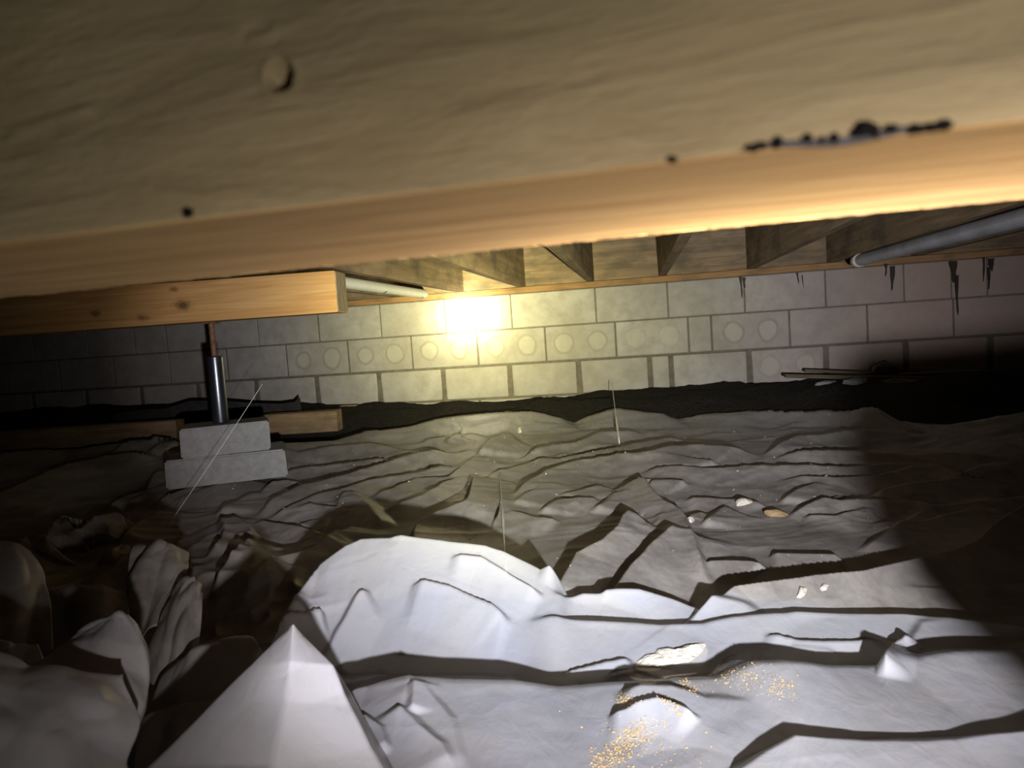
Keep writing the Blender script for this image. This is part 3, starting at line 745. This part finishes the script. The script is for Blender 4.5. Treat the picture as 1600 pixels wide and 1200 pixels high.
# procedural crumple between the traced folds
def ridged(x, y, o=3):
    s = 0; a = 1.
    for k in range(o):
        s = s + a * (1 - np.abs(2 * vnoise(x * 2 ** k + 31 * k, y * 2 ** k + 11 * k) - 1)) ** 2; a *= .5
    return s
ca, sa = math.cos(.28), math.sin(.28)
qx = TX * ca + TY * sa; qy = -TX * sa + TY * ca
wv = fbm(TX * 3, TY * 3, 3)
rear = sstep(1.15, 1.6, TY)
crum = (ridged(qx * 2.6 + wv * 1.5, qy * 6.0 + wv * 2, 3) - .8) * (.0050 * rear * (TY / 2.4) + .0012) + fbm(TX * 26, TY * 20, 3) * .0016
leftc = sstep(-.22, -.5, TX) * sstep(2.3, 1.3, TY)
crum = crum + leftc * (ridged(qx * 5 + wv * 2, qy * 6 + wv * 2, 2) - .7) * .02
TZ = BZ + BIG + SMALL + crum
# the film dives under its own far edge
far = far_edge(TX)
TZ = np.where(TY > far + .02, np.minimum(TZ, TZ * .3 - .09 * np.clip((TY - far - .02) / .12, 0, 1)), TZ)
PT = np.stack([TX, TY, TZ], -1)
# how dirty the film is: brown behind the clean front fold
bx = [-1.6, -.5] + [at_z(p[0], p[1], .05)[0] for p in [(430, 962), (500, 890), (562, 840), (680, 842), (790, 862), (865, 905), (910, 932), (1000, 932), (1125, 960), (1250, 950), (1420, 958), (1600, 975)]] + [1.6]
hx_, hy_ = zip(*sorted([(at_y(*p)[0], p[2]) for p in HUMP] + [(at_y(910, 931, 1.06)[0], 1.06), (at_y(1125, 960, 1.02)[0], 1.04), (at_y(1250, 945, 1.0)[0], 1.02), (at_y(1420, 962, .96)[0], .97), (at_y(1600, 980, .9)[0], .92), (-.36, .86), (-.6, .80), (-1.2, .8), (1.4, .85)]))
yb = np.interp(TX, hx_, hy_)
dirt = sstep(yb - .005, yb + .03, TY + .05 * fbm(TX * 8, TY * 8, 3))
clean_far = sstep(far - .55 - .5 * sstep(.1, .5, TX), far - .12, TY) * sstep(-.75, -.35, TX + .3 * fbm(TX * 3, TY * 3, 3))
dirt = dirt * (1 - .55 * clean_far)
# dirty patches on the white: the footprint at the right and the front pocket's shade painted in as brown
for (px, py, rx, ry, a_) in [(1150, 1055, .09, .05, .5), (1420, 1090, .20, .09, .45), (1530, 1040, .16, .09, .5), (700, 1050, .16, .035, .45), (1080, 1150, .12, .05, .22), (610, 1120, .05, .04, .18)]:
    c_ = at_z(px, py, .04); dd_ = ((TX - c_[0]) / rx) ** 2 + ((TY - c_[1]) / ry) ** 2
    dirt = np.maximum(dirt, a_ * np.exp(-dd_ * (1 + .8 * fbm(TX * 20, TY * 20, 3))))
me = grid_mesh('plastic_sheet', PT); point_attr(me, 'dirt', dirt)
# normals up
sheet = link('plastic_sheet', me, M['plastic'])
me.flip_normals()
tag(sheet, 'crumpled clear plastic ground sheet, white in front and brown with dust behind', 'plastic sheet')
def sheet_z(x, y):
    j = int(np.argmin((TX - x) ** 2 + (TY - y) ** 2)); return float(TZ.reshape(-1)[j])
def on_sheet(px, py):
    """first point of the film along a line of sight"""
    d = ray(px, py)
    for y in np.arange(.45, 3.8, .012):
        P = CP + d * (y / d[1])
        if P[2] <= sheet_z(P[0], P[1]) + .001: return P
    return P

# standing folds at the lower left: patches of film swept through control points
def catmull(C, n):
    C = np.asarray(C, float); k = len(C); out = []
    E = np.concatenate([[2 * C[0] - C[1]], C, [2 * C[-1] - C[-2]]])
    for u in np.linspace(0, k - 1, n):
        i = min(int(u), k - 2); t = u - i
        p0, p1, p2, p3 = E[i], E[i + 1], E[i + 2], E[i + 3]
        out.append(.5 * (2 * p1 + (p2 - p0) * t + (2 * p0 - 5 * p1 + 4 * p2 - p3) * t * t + (3 * p1 - p0 - 3 * p2 + p3) * t ** 3))
    return np.array(out)
def flap(rows_, dirt_, amp=.003, n=70, m=70, seed=0, label=None, lin_=.5):
    W = np.array([[at_y(*p) if abs(p[0]) > 5 or abs(p[1]) > 5 else np.array(p) for p in r] for r in rows_])
    lin = lambda C, k: np.stack([np.interp(np.linspace(0, len(C) - 1, k), np.arange(len(C)), C[:, q]) for q in range(3)], 1)
    A = np.stack([(1 - lin_) * catmull(W[:, j], n) + lin_ * lin(W[:, j], n) for j in range(W.shape[1])], 1)
    G = np.stack([(1 - lin_) * catmull(A[i], m) + lin_ * lin(A[i], m) for i in range(n)], 0)
    du = np.gradient(G, axis=0); dv = np.gradient(G, axis=1); nn = np.cross(du, dv); nn /= np.linalg.norm(nn, axis=-1, keepdims=True) + 1e-9
    a = np.linspace(0, 1, n)[:, None] * np.ones((1, m)); b = np.ones((n, 1)) * np.linspace(0, 1, m)[None]
    f1 = fbm(a * 2.1 + b * 1.3 + seed * 7.3, b * 2.3 - a * .9 + seed * 3.1, 1); f2 = fbm(a * 4.2 - b * 2.2 + seed * 5.7, b * 3.7 + a * 1.9 + seed * 1.7, 1)
    d = -(np.abs(f1) * 7 + np.abs(f2) * 3) * amp + fbm(a * 14 + seed, b * 14, 2) * amp * .25
    d = d * (1 - a ** 3 * .85)
    G = G + nn * d[..., None]
    me = grid_mesh('standing_fold', G); point_attr(me, 'dirt', np.full(n * m, dirt_))
    o = link('standing_fold', me, M['plastic'], sheet)
    sm = o.modifiers.new('thickness', 'SOLIDIFY'); sm.thickness = .0006
    if label: o['label'] = label
    return o
# bright white spike
flap([[(200, 1330, .60), (110, 1330, .52), (330, 1330, .47), (620, 1330, .52), (640, 1330, .60)],
      [(300, 1210, .66), (232, 1200, .575), (430, 1200, .535), (597, 1200, .58), (620, 1210, .66)],
      [(380, 1110, .69), (330, 1103, .61), (450, 1100, .58), (545, 1105, .615), (560, 1110, .69)],
      [(420, 1050, .70), (395, 1040, .635), (455, 1035, .61), (519, 1040, .635), (525, 1050, .70)],
      [(457, 977, .668), (450, 983, .660), (458, 975, .655), (470, 990, .660), (462, 980, .668)]], 0, .0018, 100, 100, 1, 'bright white pointed fold', .9)
# out of the frame at the right: film flap added to block the torch and shade the lower right
flap([[(.42, .10, -.03), (.54, .14, -.03), (.64, .16, -.03), (.8, .14, -.03)],
      [(.35, .085, .12), (.47, .125, .12), (.58, .14, .12), (.8, .12, .12)],
      [(.272, .095, .208), (.40, .12, .21), (.55, .13, .22), (.8, .12, .22)],
      [(.232, .10, .258), (.36, .12, .26), (.50, .13, .26), (.8, .12, .26)],
      [(.234, .105, .292), (.35, .125, .29), (.50, .135, .29), (.8, .13, .29)],
      [(.252, .11, .322), (.33, .125, .326), (.50, .135, .326), (.8, .13, .31)],
      [(.264, .15, .30), (.34, .16, .29), (.50, .17, .27), (.8, .16, .25)]], .95, .003, 70, 60, 11, None, .5)
# left: near grey-white lap
flap([[(-200, 1330, .47), (-60, 1320, .47), (60, 1310, .475), (150, 1300, .48), (230, 1290, .50)],
      [(-180, 1150, .52), (-40, 1150, .51), (60, 1150, .515), (130, 1160, .53), (190, 1200, .55)],
      [(-150, 1060, .56), (-20, 1070, .55), (70, 1090, .55), (150, 1105, .56), (205, 1130, .585)],
      [(-120, 990, .60), (0, 1030, .59), (70, 1047, .59), (120, 1060, .595), (190, 1064, .605)],
      [(-120, 1010, .64), (0, 1050, .63), (70, 1065, .63), (120, 1075, .63), (190, 1080, .63)]], .6, .006, 80, 80, 2, 'grey white fold lapping in at the lower left corner')
# left: tall peak with a rolled right edge
flap([[(20, 1200, .63), (80, 1190, .62), (130, 1190, .615), (170, 1200, .61), (178, 1210, .615), (160, 1215, .63)],
      [(30, 1110, .66), (90, 1100, .65), (150, 1100, .645), (215, 1100, .64), (224, 1110, .645), (205, 1120, .66)],
      [(45, 1045, .69), (100, 1045, .68), (150, 1040, .672), (195, 1050, .665), (230, 1060, .665), (222, 1080, .68)],
      [(70, 1030, .71), (110, 1010, .70), (150, 1000, .69), (180, 1005, .682), (222, 1010, .68), (228, 1030, .69)],
      [(120, 992, .72), (140, 985, .715), (160, 975, .71), (180, 968, .705), (200, 972, .70), (214, 988, .70)],
      [(124, 989, .728), (140, 980, .725), (160, 970, .72), (176, 963, .715), (183, 958, .712), (190, 962, .71)],
      [(124, 1040, .77), (140, 1030, .77), (160, 1020, .76), (176, 1010, .76), (188, 1010, .76), (200, 1020, .76)]], .65, .004, 90, 90, 3, 'grey standing fold with a rolled glossy right edge')
# behind and right of it: low brownish laps
flap([[(200, 1330, .62), (280, 1300, .62), (350, 1250, .63), (420, 1200, .64)],
      [(215, 1200, .70), (270, 1180, .70), (330, 1150, .70), (400, 1120, .71)],
      [(225, 1125, .745), (270, 1105, .745), (330, 1095, .745), (390, 1080, .75)],
      [(225, 1150, .79), (270, 1130, .79), (330, 1120, .79), (390, 1110, .79)]], .75, .004, 60, 60, 4)
flap([[(215, 1180, .76), (300, 1150, .76), (360, 1130, .76), (430, 1100, .76)],
      [(235, 1110, .80), (290, 1080, .80), (350, 1060, .80), (420, 1040, .81)],
      [(255, 1060, .84), (300, 1020, .845), (350, 1006, .85), (395, 1004, .86)],
      [(290, 1030, .87), (310, 1017, .875), (345, 1003, .88), (382, 1000, .885)],
      [(290, 1060, .93), (310, 1050, .93), (345, 1040, .93), (390, 1030, .94)]], .7, .004, 70, 70, 5)
# glossy upright strip, knob and the dark panels further back
flap([[(238, 1070, .87), (255, 1075, .86), (280, 1070, .86), (305, 1050, .87)],
      [(240, 1010, .92), (262, 1005, .90), (285, 1000, .90), (312, 990, .92)],
      [(255, 960, .97), (272, 950, .95), (295, 945, .95), (316, 940, .96)],
      [(270, 930, 1.0), (285, 915, .99), (300, 915, .99), (313, 925, 1.0)],
      [(283, 912, 1.02), (292, 903, 1.015), (302, 903, 1.015), (310, 914, 1.02)],
      [(283, 930, 1.07), (292, 930, 1.07), (302, 930, 1.07), (310, 930, 1.07)]], .95, .006, 60, 50, 6, 'glossy upright brown fold')
flap([[(205, 1010, .98), (225, 1000, .96), (245, 985, .955), (270, 960, .97)],
      [(198, 930, 1.06), (225, 925, 1.03), (255, 935, 1.03), (275, 925, 1.05)],
      [(205, 885, 1.11), (230, 880, 1.08), (262, 885, 1.08), (290, 890, 1.10)],
      [(215, 860, 1.15), (240, 853, 1.13), (265, 852, 1.13), (292, 868, 1.15)],
      [(215, 880, 1.22), (240, 875, 1.22), (265, 875, 1.22), (292, 885, 1.22)]], 1., .009, 60, 60, 7, 'brown knob shaped fold')
flap([[(-150, 1060, .80), (-60, 1050, .80), (20, 1040, .80), (85, 1025, .82)],
      [(-150, 960, .90), (-60, 950, .88), (20, 950, .88), (78, 950, .90)],
      [(-130, 890, .98), (-50, 880, .97), (20, 880, .96), (68, 902, .97)],
      [(-120, 850, 1.03), (-40, 850, 1.03), (20, 850, 1.02), (45, 862, 1.03)],
      [(-120, 880, 1.10), (-40, 880, 1.10), (20, 880, 1.09), (55, 890, 1.09)]], 1., .006, 60, 60, 8)
flap([[(60, 1030, .90), (110, 1020, .90), (160, 1000, .90), (205, 980, .92)],
      [(68, 960, .99), (110, 950, .99), (160, 945, .99), (200, 945, 1.0)],
      [(72, 925, 1.04), (110, 916, 1.04), (160, 915, 1.04), (195, 926, 1.05)],
      [(75, 945, 1.12), (110, 935, 1.12), (160, 935, 1.12), (195, 945, 1.12)]], 1., .006, 60, 60, 9)
# thin edge of a lower lap peeping out at the far left
flap([[(-40, 1060, .69), (0, 1060, .69), (30, 1060, .69), (75, 1050, .70)],
      [(-40, 1010, .74), (0, 1003, .74), (25, 1008, .74), (60, 1008, .745)],
      [(-40, 1020, .79), (0, 1012, .79), (25, 1015, .79), (60, 1015, .79)]], .5, .002, 40, 40, 10)

# ------------------------------------------------------------------ lumber, felt and rubble along the wall
def timber(name, x0, y0, x1, y1, Yd, h, d, mat, label, cat, rz=None, L=None):
    a = at_y(x0, y0, Yd); b = at_y(x1, y1, Yd - .02); ln = L or math.hypot(b[0] - a[0], b[1] - a[1])
    o = link(name, box_me(name, ln, d, h, .003, base=True), mat, None, ((a[0] + b[0]) / 2, (a[1] + b[1]) / 2 + d / 2, min(a[2], b[2])), math.atan2(b[1] - a[1], b[0] - a[0]))
    return tag(o, label, cat)
timber('timber_offcut', 411, 677, 529, 674, 3.55, .105, .09, M['old_wood'], 'short tan timber offcut lying right of the post, behind the concrete blocks', 'timber')
timber('timber_offcut', -60, 700, 278, 690, 3.5, .105, .09, M['old_wood'], 'long dark timber lying at the left, behind the plastic sheet', 'timber')
u_, z_ = on_wall(548, 640, .1)
o = link('timber_offcut', box_me('timber_offcut', .10, .05, .04, .003, base=True), M['old_wood'], None, wall_pt(u_, .12, z_ - .01), -YAW + .1)
tag(o, 'tiny pale wood chip by the wall foot, above the tan timber offcut', 'timber')
def strip(name, pts, hw, thick, mat, label, cat):
    """a curled strip along world points, standing on edge"""
    bm = bmesh.new(); A = []
    for p, h in pts:
        p = Vector(p); A.append([bm.verts.new(p + Vector((0, 0, -.03))), bm.verts.new(p + Vector((0, 0, h))), bm.verts.new(p + Vector((0, thick, h))), bm.verts.new(p + Vector((0, thick, -.03)))])
    for q, r_ in zip(A, A[1:]):
        for k in range(4): bm.faces.new((q[k], q[(k + 1) % 4], r_[(k + 1) % 4], r_[k]))
    bm.faces.new(A[0]); bm.faces.new(A[-1])
    return tag(link(name, mesh_from(bm, name), mat), label, cat)
sp = []
for px, py, hpx in [(180, 660, 14), (225, 655, 15), (260, 650, 12), (300, 650, 24), (350, 650, 24), (400, 650, 20), (440, 648, 17), (462, 646, 18), (470, 645, 24)]:
    sp.append((at_y(px, py, 3.88 - .0003 * (px - 200)), hpx * 3.85 / FPX))
strip('felt_strip', sp, 0, .012, M['felt'], 'black tar felt strip with an upturned tip, standing along the wall behind the post', 'felt strip')
# wood strips and broken blocks at the right
def plank(px0, py0, px1, py1, off, wd_, th, label, name='wood_strip', mat='debris', cat='wood strip'):
    ua, za = on_wall(px0, py0, off); ub, zb = on_wall(px1, py1, off)
    A = wall_pt(ua, off, za); B = wall_pt(ub, off, zb); d = B - A
    o = link(name, box_me(name, d.length, wd_, th, .002, jitter=.002), M[mat], None, (A + B) / 2, 0,
             (0, -math.asin(max(-1, min(1, d.z / d.length))), math.atan2(d.y, d.x)))
    return tag(o, label, cat)
plank(1226, 587, 1470, 592, .30, .05, .018, 'long thin wood strip low on the debris heap at the right, lower one of two')
plank(1257, 579, 1370, 583, .22, .04, .014, 'short thin wood strip topmost on the debris heap at the right')
plank(1360, 588, 1560, 580, .205, .05, .02, 'dark wood strip running right from the debris heap toward the frame edge')
plank(1260, 610, 1318, 606, .42, .05, .02, 'short flat wood piece lowest on the debris heap, nearest the sheet')
for i, (px, py, off, sz, lab) in enumerate([(1385, 577, .18, .06, 'broken brown block piece leaning on the wall above the debris strips'),
                                        (1335, 598, .41, .05, 'pitted rubble lump in the middle of the debris heap'),
                                        (1400, 605, .42, .085, 'large dark rubble lump at the right of the debris heap'),
                                        (1288, 600, .36, .045, 'small grey rubble lump at the left of the debris heap')]):
    u_, z_ = on_wall(px, py, off)
    o = link('rubble_lump', lump('rubble_lump', sz, 20 + i, (1.3, .8, .6), 1, .5), M['pad'] if i % 2 else M['debris'], None, wall_pt(u_, off, z_))
    tag(o, lab, 'rubble')

# ------------------------------------------------------------------ crumbs and flakes lying on the sheet
def flake(px_outline, py_off, thick, label, name='mortar_flake', cat='mortar flake', mat='plaster'):
    c0 = on_sheet(np.mean([p[0] for p in px_outline]), np.mean([p[1] for p in px_outline])) + np.array([0, -.003, -.001])
    nn = np.array([.05, -.35, .93])
    Wp = [CP + ray(px, py) * ((nn @ (c0 - CP)) / (nn @ ray(px, py))) for px, py in px_outline]
    c = np.mean(Wp, axis=0)
    n = 5; bm = bmesh.new(); rings = []
    for k in range(n + 1):
        t = k / n; ring = []
        for p in Wp:
            q = c + (p - c) * (1 - t * .98)
            z = q[2]
            ring.append(bm.verts.new((q[0], q[1], z + .001 + thick * (1 - (1 - t) ** 3) * (1 + .5 * float(fbm(np.array(q[0] * 90), np.array(q[1] * 90), 2))))))
        rings.append(ring)
    low = [bm.verts.new((v.co.x, v.co.y, v.co.z - .006)) for v in rings[0]]
    rings.insert(0, low)
    for A, B in zip(rings, rings[1:]):
        for k in range(len(A)): bm.faces.new((A[k], A[(k + 1) % len(A)], B[(k + 1) % len(A)], B[k]))
    bm.faces.new(rings[-1]); bm.faces.new(low)
    return tag(link(name, mesh_from(bm, name), M[mat]), label, cat)
flake([(981, 1049), (988, 1038), (1002, 1028), (1020, 1024), (1026, 1016), (1045, 1013), (1062, 1016), (1078, 1009), (1102, 1006), (1106, 1018), (1102, 1035), (1092, 1045), (1075, 1049), (1050, 1051), (1033, 1056), (1022, 1063), (1003, 1064), (990, 1057)], 0, .008,
      'large pale lumpy mortar flake lying on the white sheet in front')
flake([(1149, 784), (1153, 781), (1165, 782), (1178, 785), (1182, 790), (1175, 793), (1160, 793), (1151, 790)], 0, .010, 'small white chip on the brown sheet, right of the pointed ridge')
flake([(1074, 812), (1080, 810), (1085, 813), (1081, 821), (1076, 819)], 0, .008, 'tiny white crumb beside the long curved fold, left of the white chip')
flake([(1194, 799), (1210, 797), (1226, 803), (1236, 808), (1232, 813), (1218, 810), (1204, 806)], 0, .008, 'dark twig like scrap right of the small white chip', 'bark_scrap', 'scrap', 'old_wood')
flake([(1244, 937), (1249, 918), (1262, 922), (1258, 933), (1252, 938)], 0, .006, 'torn pale plastic scrap on the right fold, its left piece', 'plastic_scrap', 'scrap')
flake([(1280, 924), (1286, 913), (1296, 918), (1292, 926), (1284, 928)], 0, .006, 'torn pale plastic scrap on the right fold, its right piece', 'plastic_scrap', 'scrap')
flake([(807, 676), (810, 671), (816, 672), (816, 679), (810, 681)], 0, .02, 'tiny yellow bright pebble on the far fold below the wall spot', 'pebble', 'pebble')
# loose yellow sawdust, nobody could count it
bm = bmesh.new()
def grain(P, r):
    a = [bm.verts.new((P[0] + r * random.uniform(-1.6, 1.6), P[1] + r * random.uniform(-1.6, 1.6), P[2] + r * q)) for q in (0, .2, .1, 1.0)]
    for f in ((0, 1, 2), (0, 1, 3), (1, 2, 3), (2, 0, 3)): bm.faces.new([a[k] for k in f])
LINES = [((1010, 1120), (930, 1215), 16, 900), ((972, 1088), (985, 1106), 9, 160), ((1035, 1092), (1065, 1112), 5, 120), ((1060, 1064), (1090, 1078), 6, 90), ((1180, 1070), (1140, 1045), 25, 260), ((1215, 1060), (1225, 1085), 14, 120), ((985, 1150), (1040, 1190), 45, 200)]
for (a0, b0), (a1, b1), sp_, cnt in LINES:
    for _ in range(cnt):
        t = random.random(); px = a0 + (a1 - a0) * t + random.gauss(0, sp_); py = b0 + (b1 - b0) * t + random.gauss(0, sp_ * .5)
        q = at_z(px, py, .06); q = at_z(px, py, sheet_z(q[0], q[1])); q = at_z(px, py, sheet_z(q[0], q[1]))
        grain((q[0], q[1], sheet_z(q[0], q[1])), random.uniform(.0004, .0011))
tag(link('sawdust', mesh_from(bm, 'sawdust'), M['sawdust']), 'yellow sawdust scattered on the white sheet in front', 'sawdust', kind='stuff')
# white specks of grit all over the brown film
bm = bmesh.new()
for _ in range(420):
    x = random.uniform(-1.3, 1.6); y = random.uniform(1.15, 2.9); grain((x, y, sheet_z(x, y)), random.uniform(.0012, .0032) * (y / 2))
tag(link('grit', mesh_from(bm, 'grit'), M['plaster']), 'pale grit and crumbs scattered over the brown film', 'grit', kind='stuff')

# ------------------------------------------------------------------ cobweb strands
def strand(p0, p1, r, label, bead=None):
    P0, P1 = Vector(p0), Vector(p1); n = 12
    pts = [P0.lerp(P1, k / n) + Vector((0, 0, -.004 * math.sin(math.pi * k / n))) for k in range(n + 1)]
    rs = [r * (1 + (2.2 if bead and bead[0] < k / n < bead[1] else 0)) for k in range(n + 1)]
    o = link('cobweb_strand', mesh_from(tube_bm(pts, rs, 6), 'cobweb_strand', True), M['web'])
    return tag(o, label, 'cobweb')
strand(at_y(410, 600, 2.1), on_sheet(262, 822), .0006, 'long fine cobweb thread slanting down past the concrete blocks at the left')
strand(on_sheet(781, 738), on_sheet(791, 898), .0011, 'white thread stretched from the brown film to the clean front fold', (.5, .75))
strand(at_y(956, 598, 3.6), on_sheet(968, 694), .0014, 'white thread stretched from the wall foot to the far fold', (.6, 1.0))
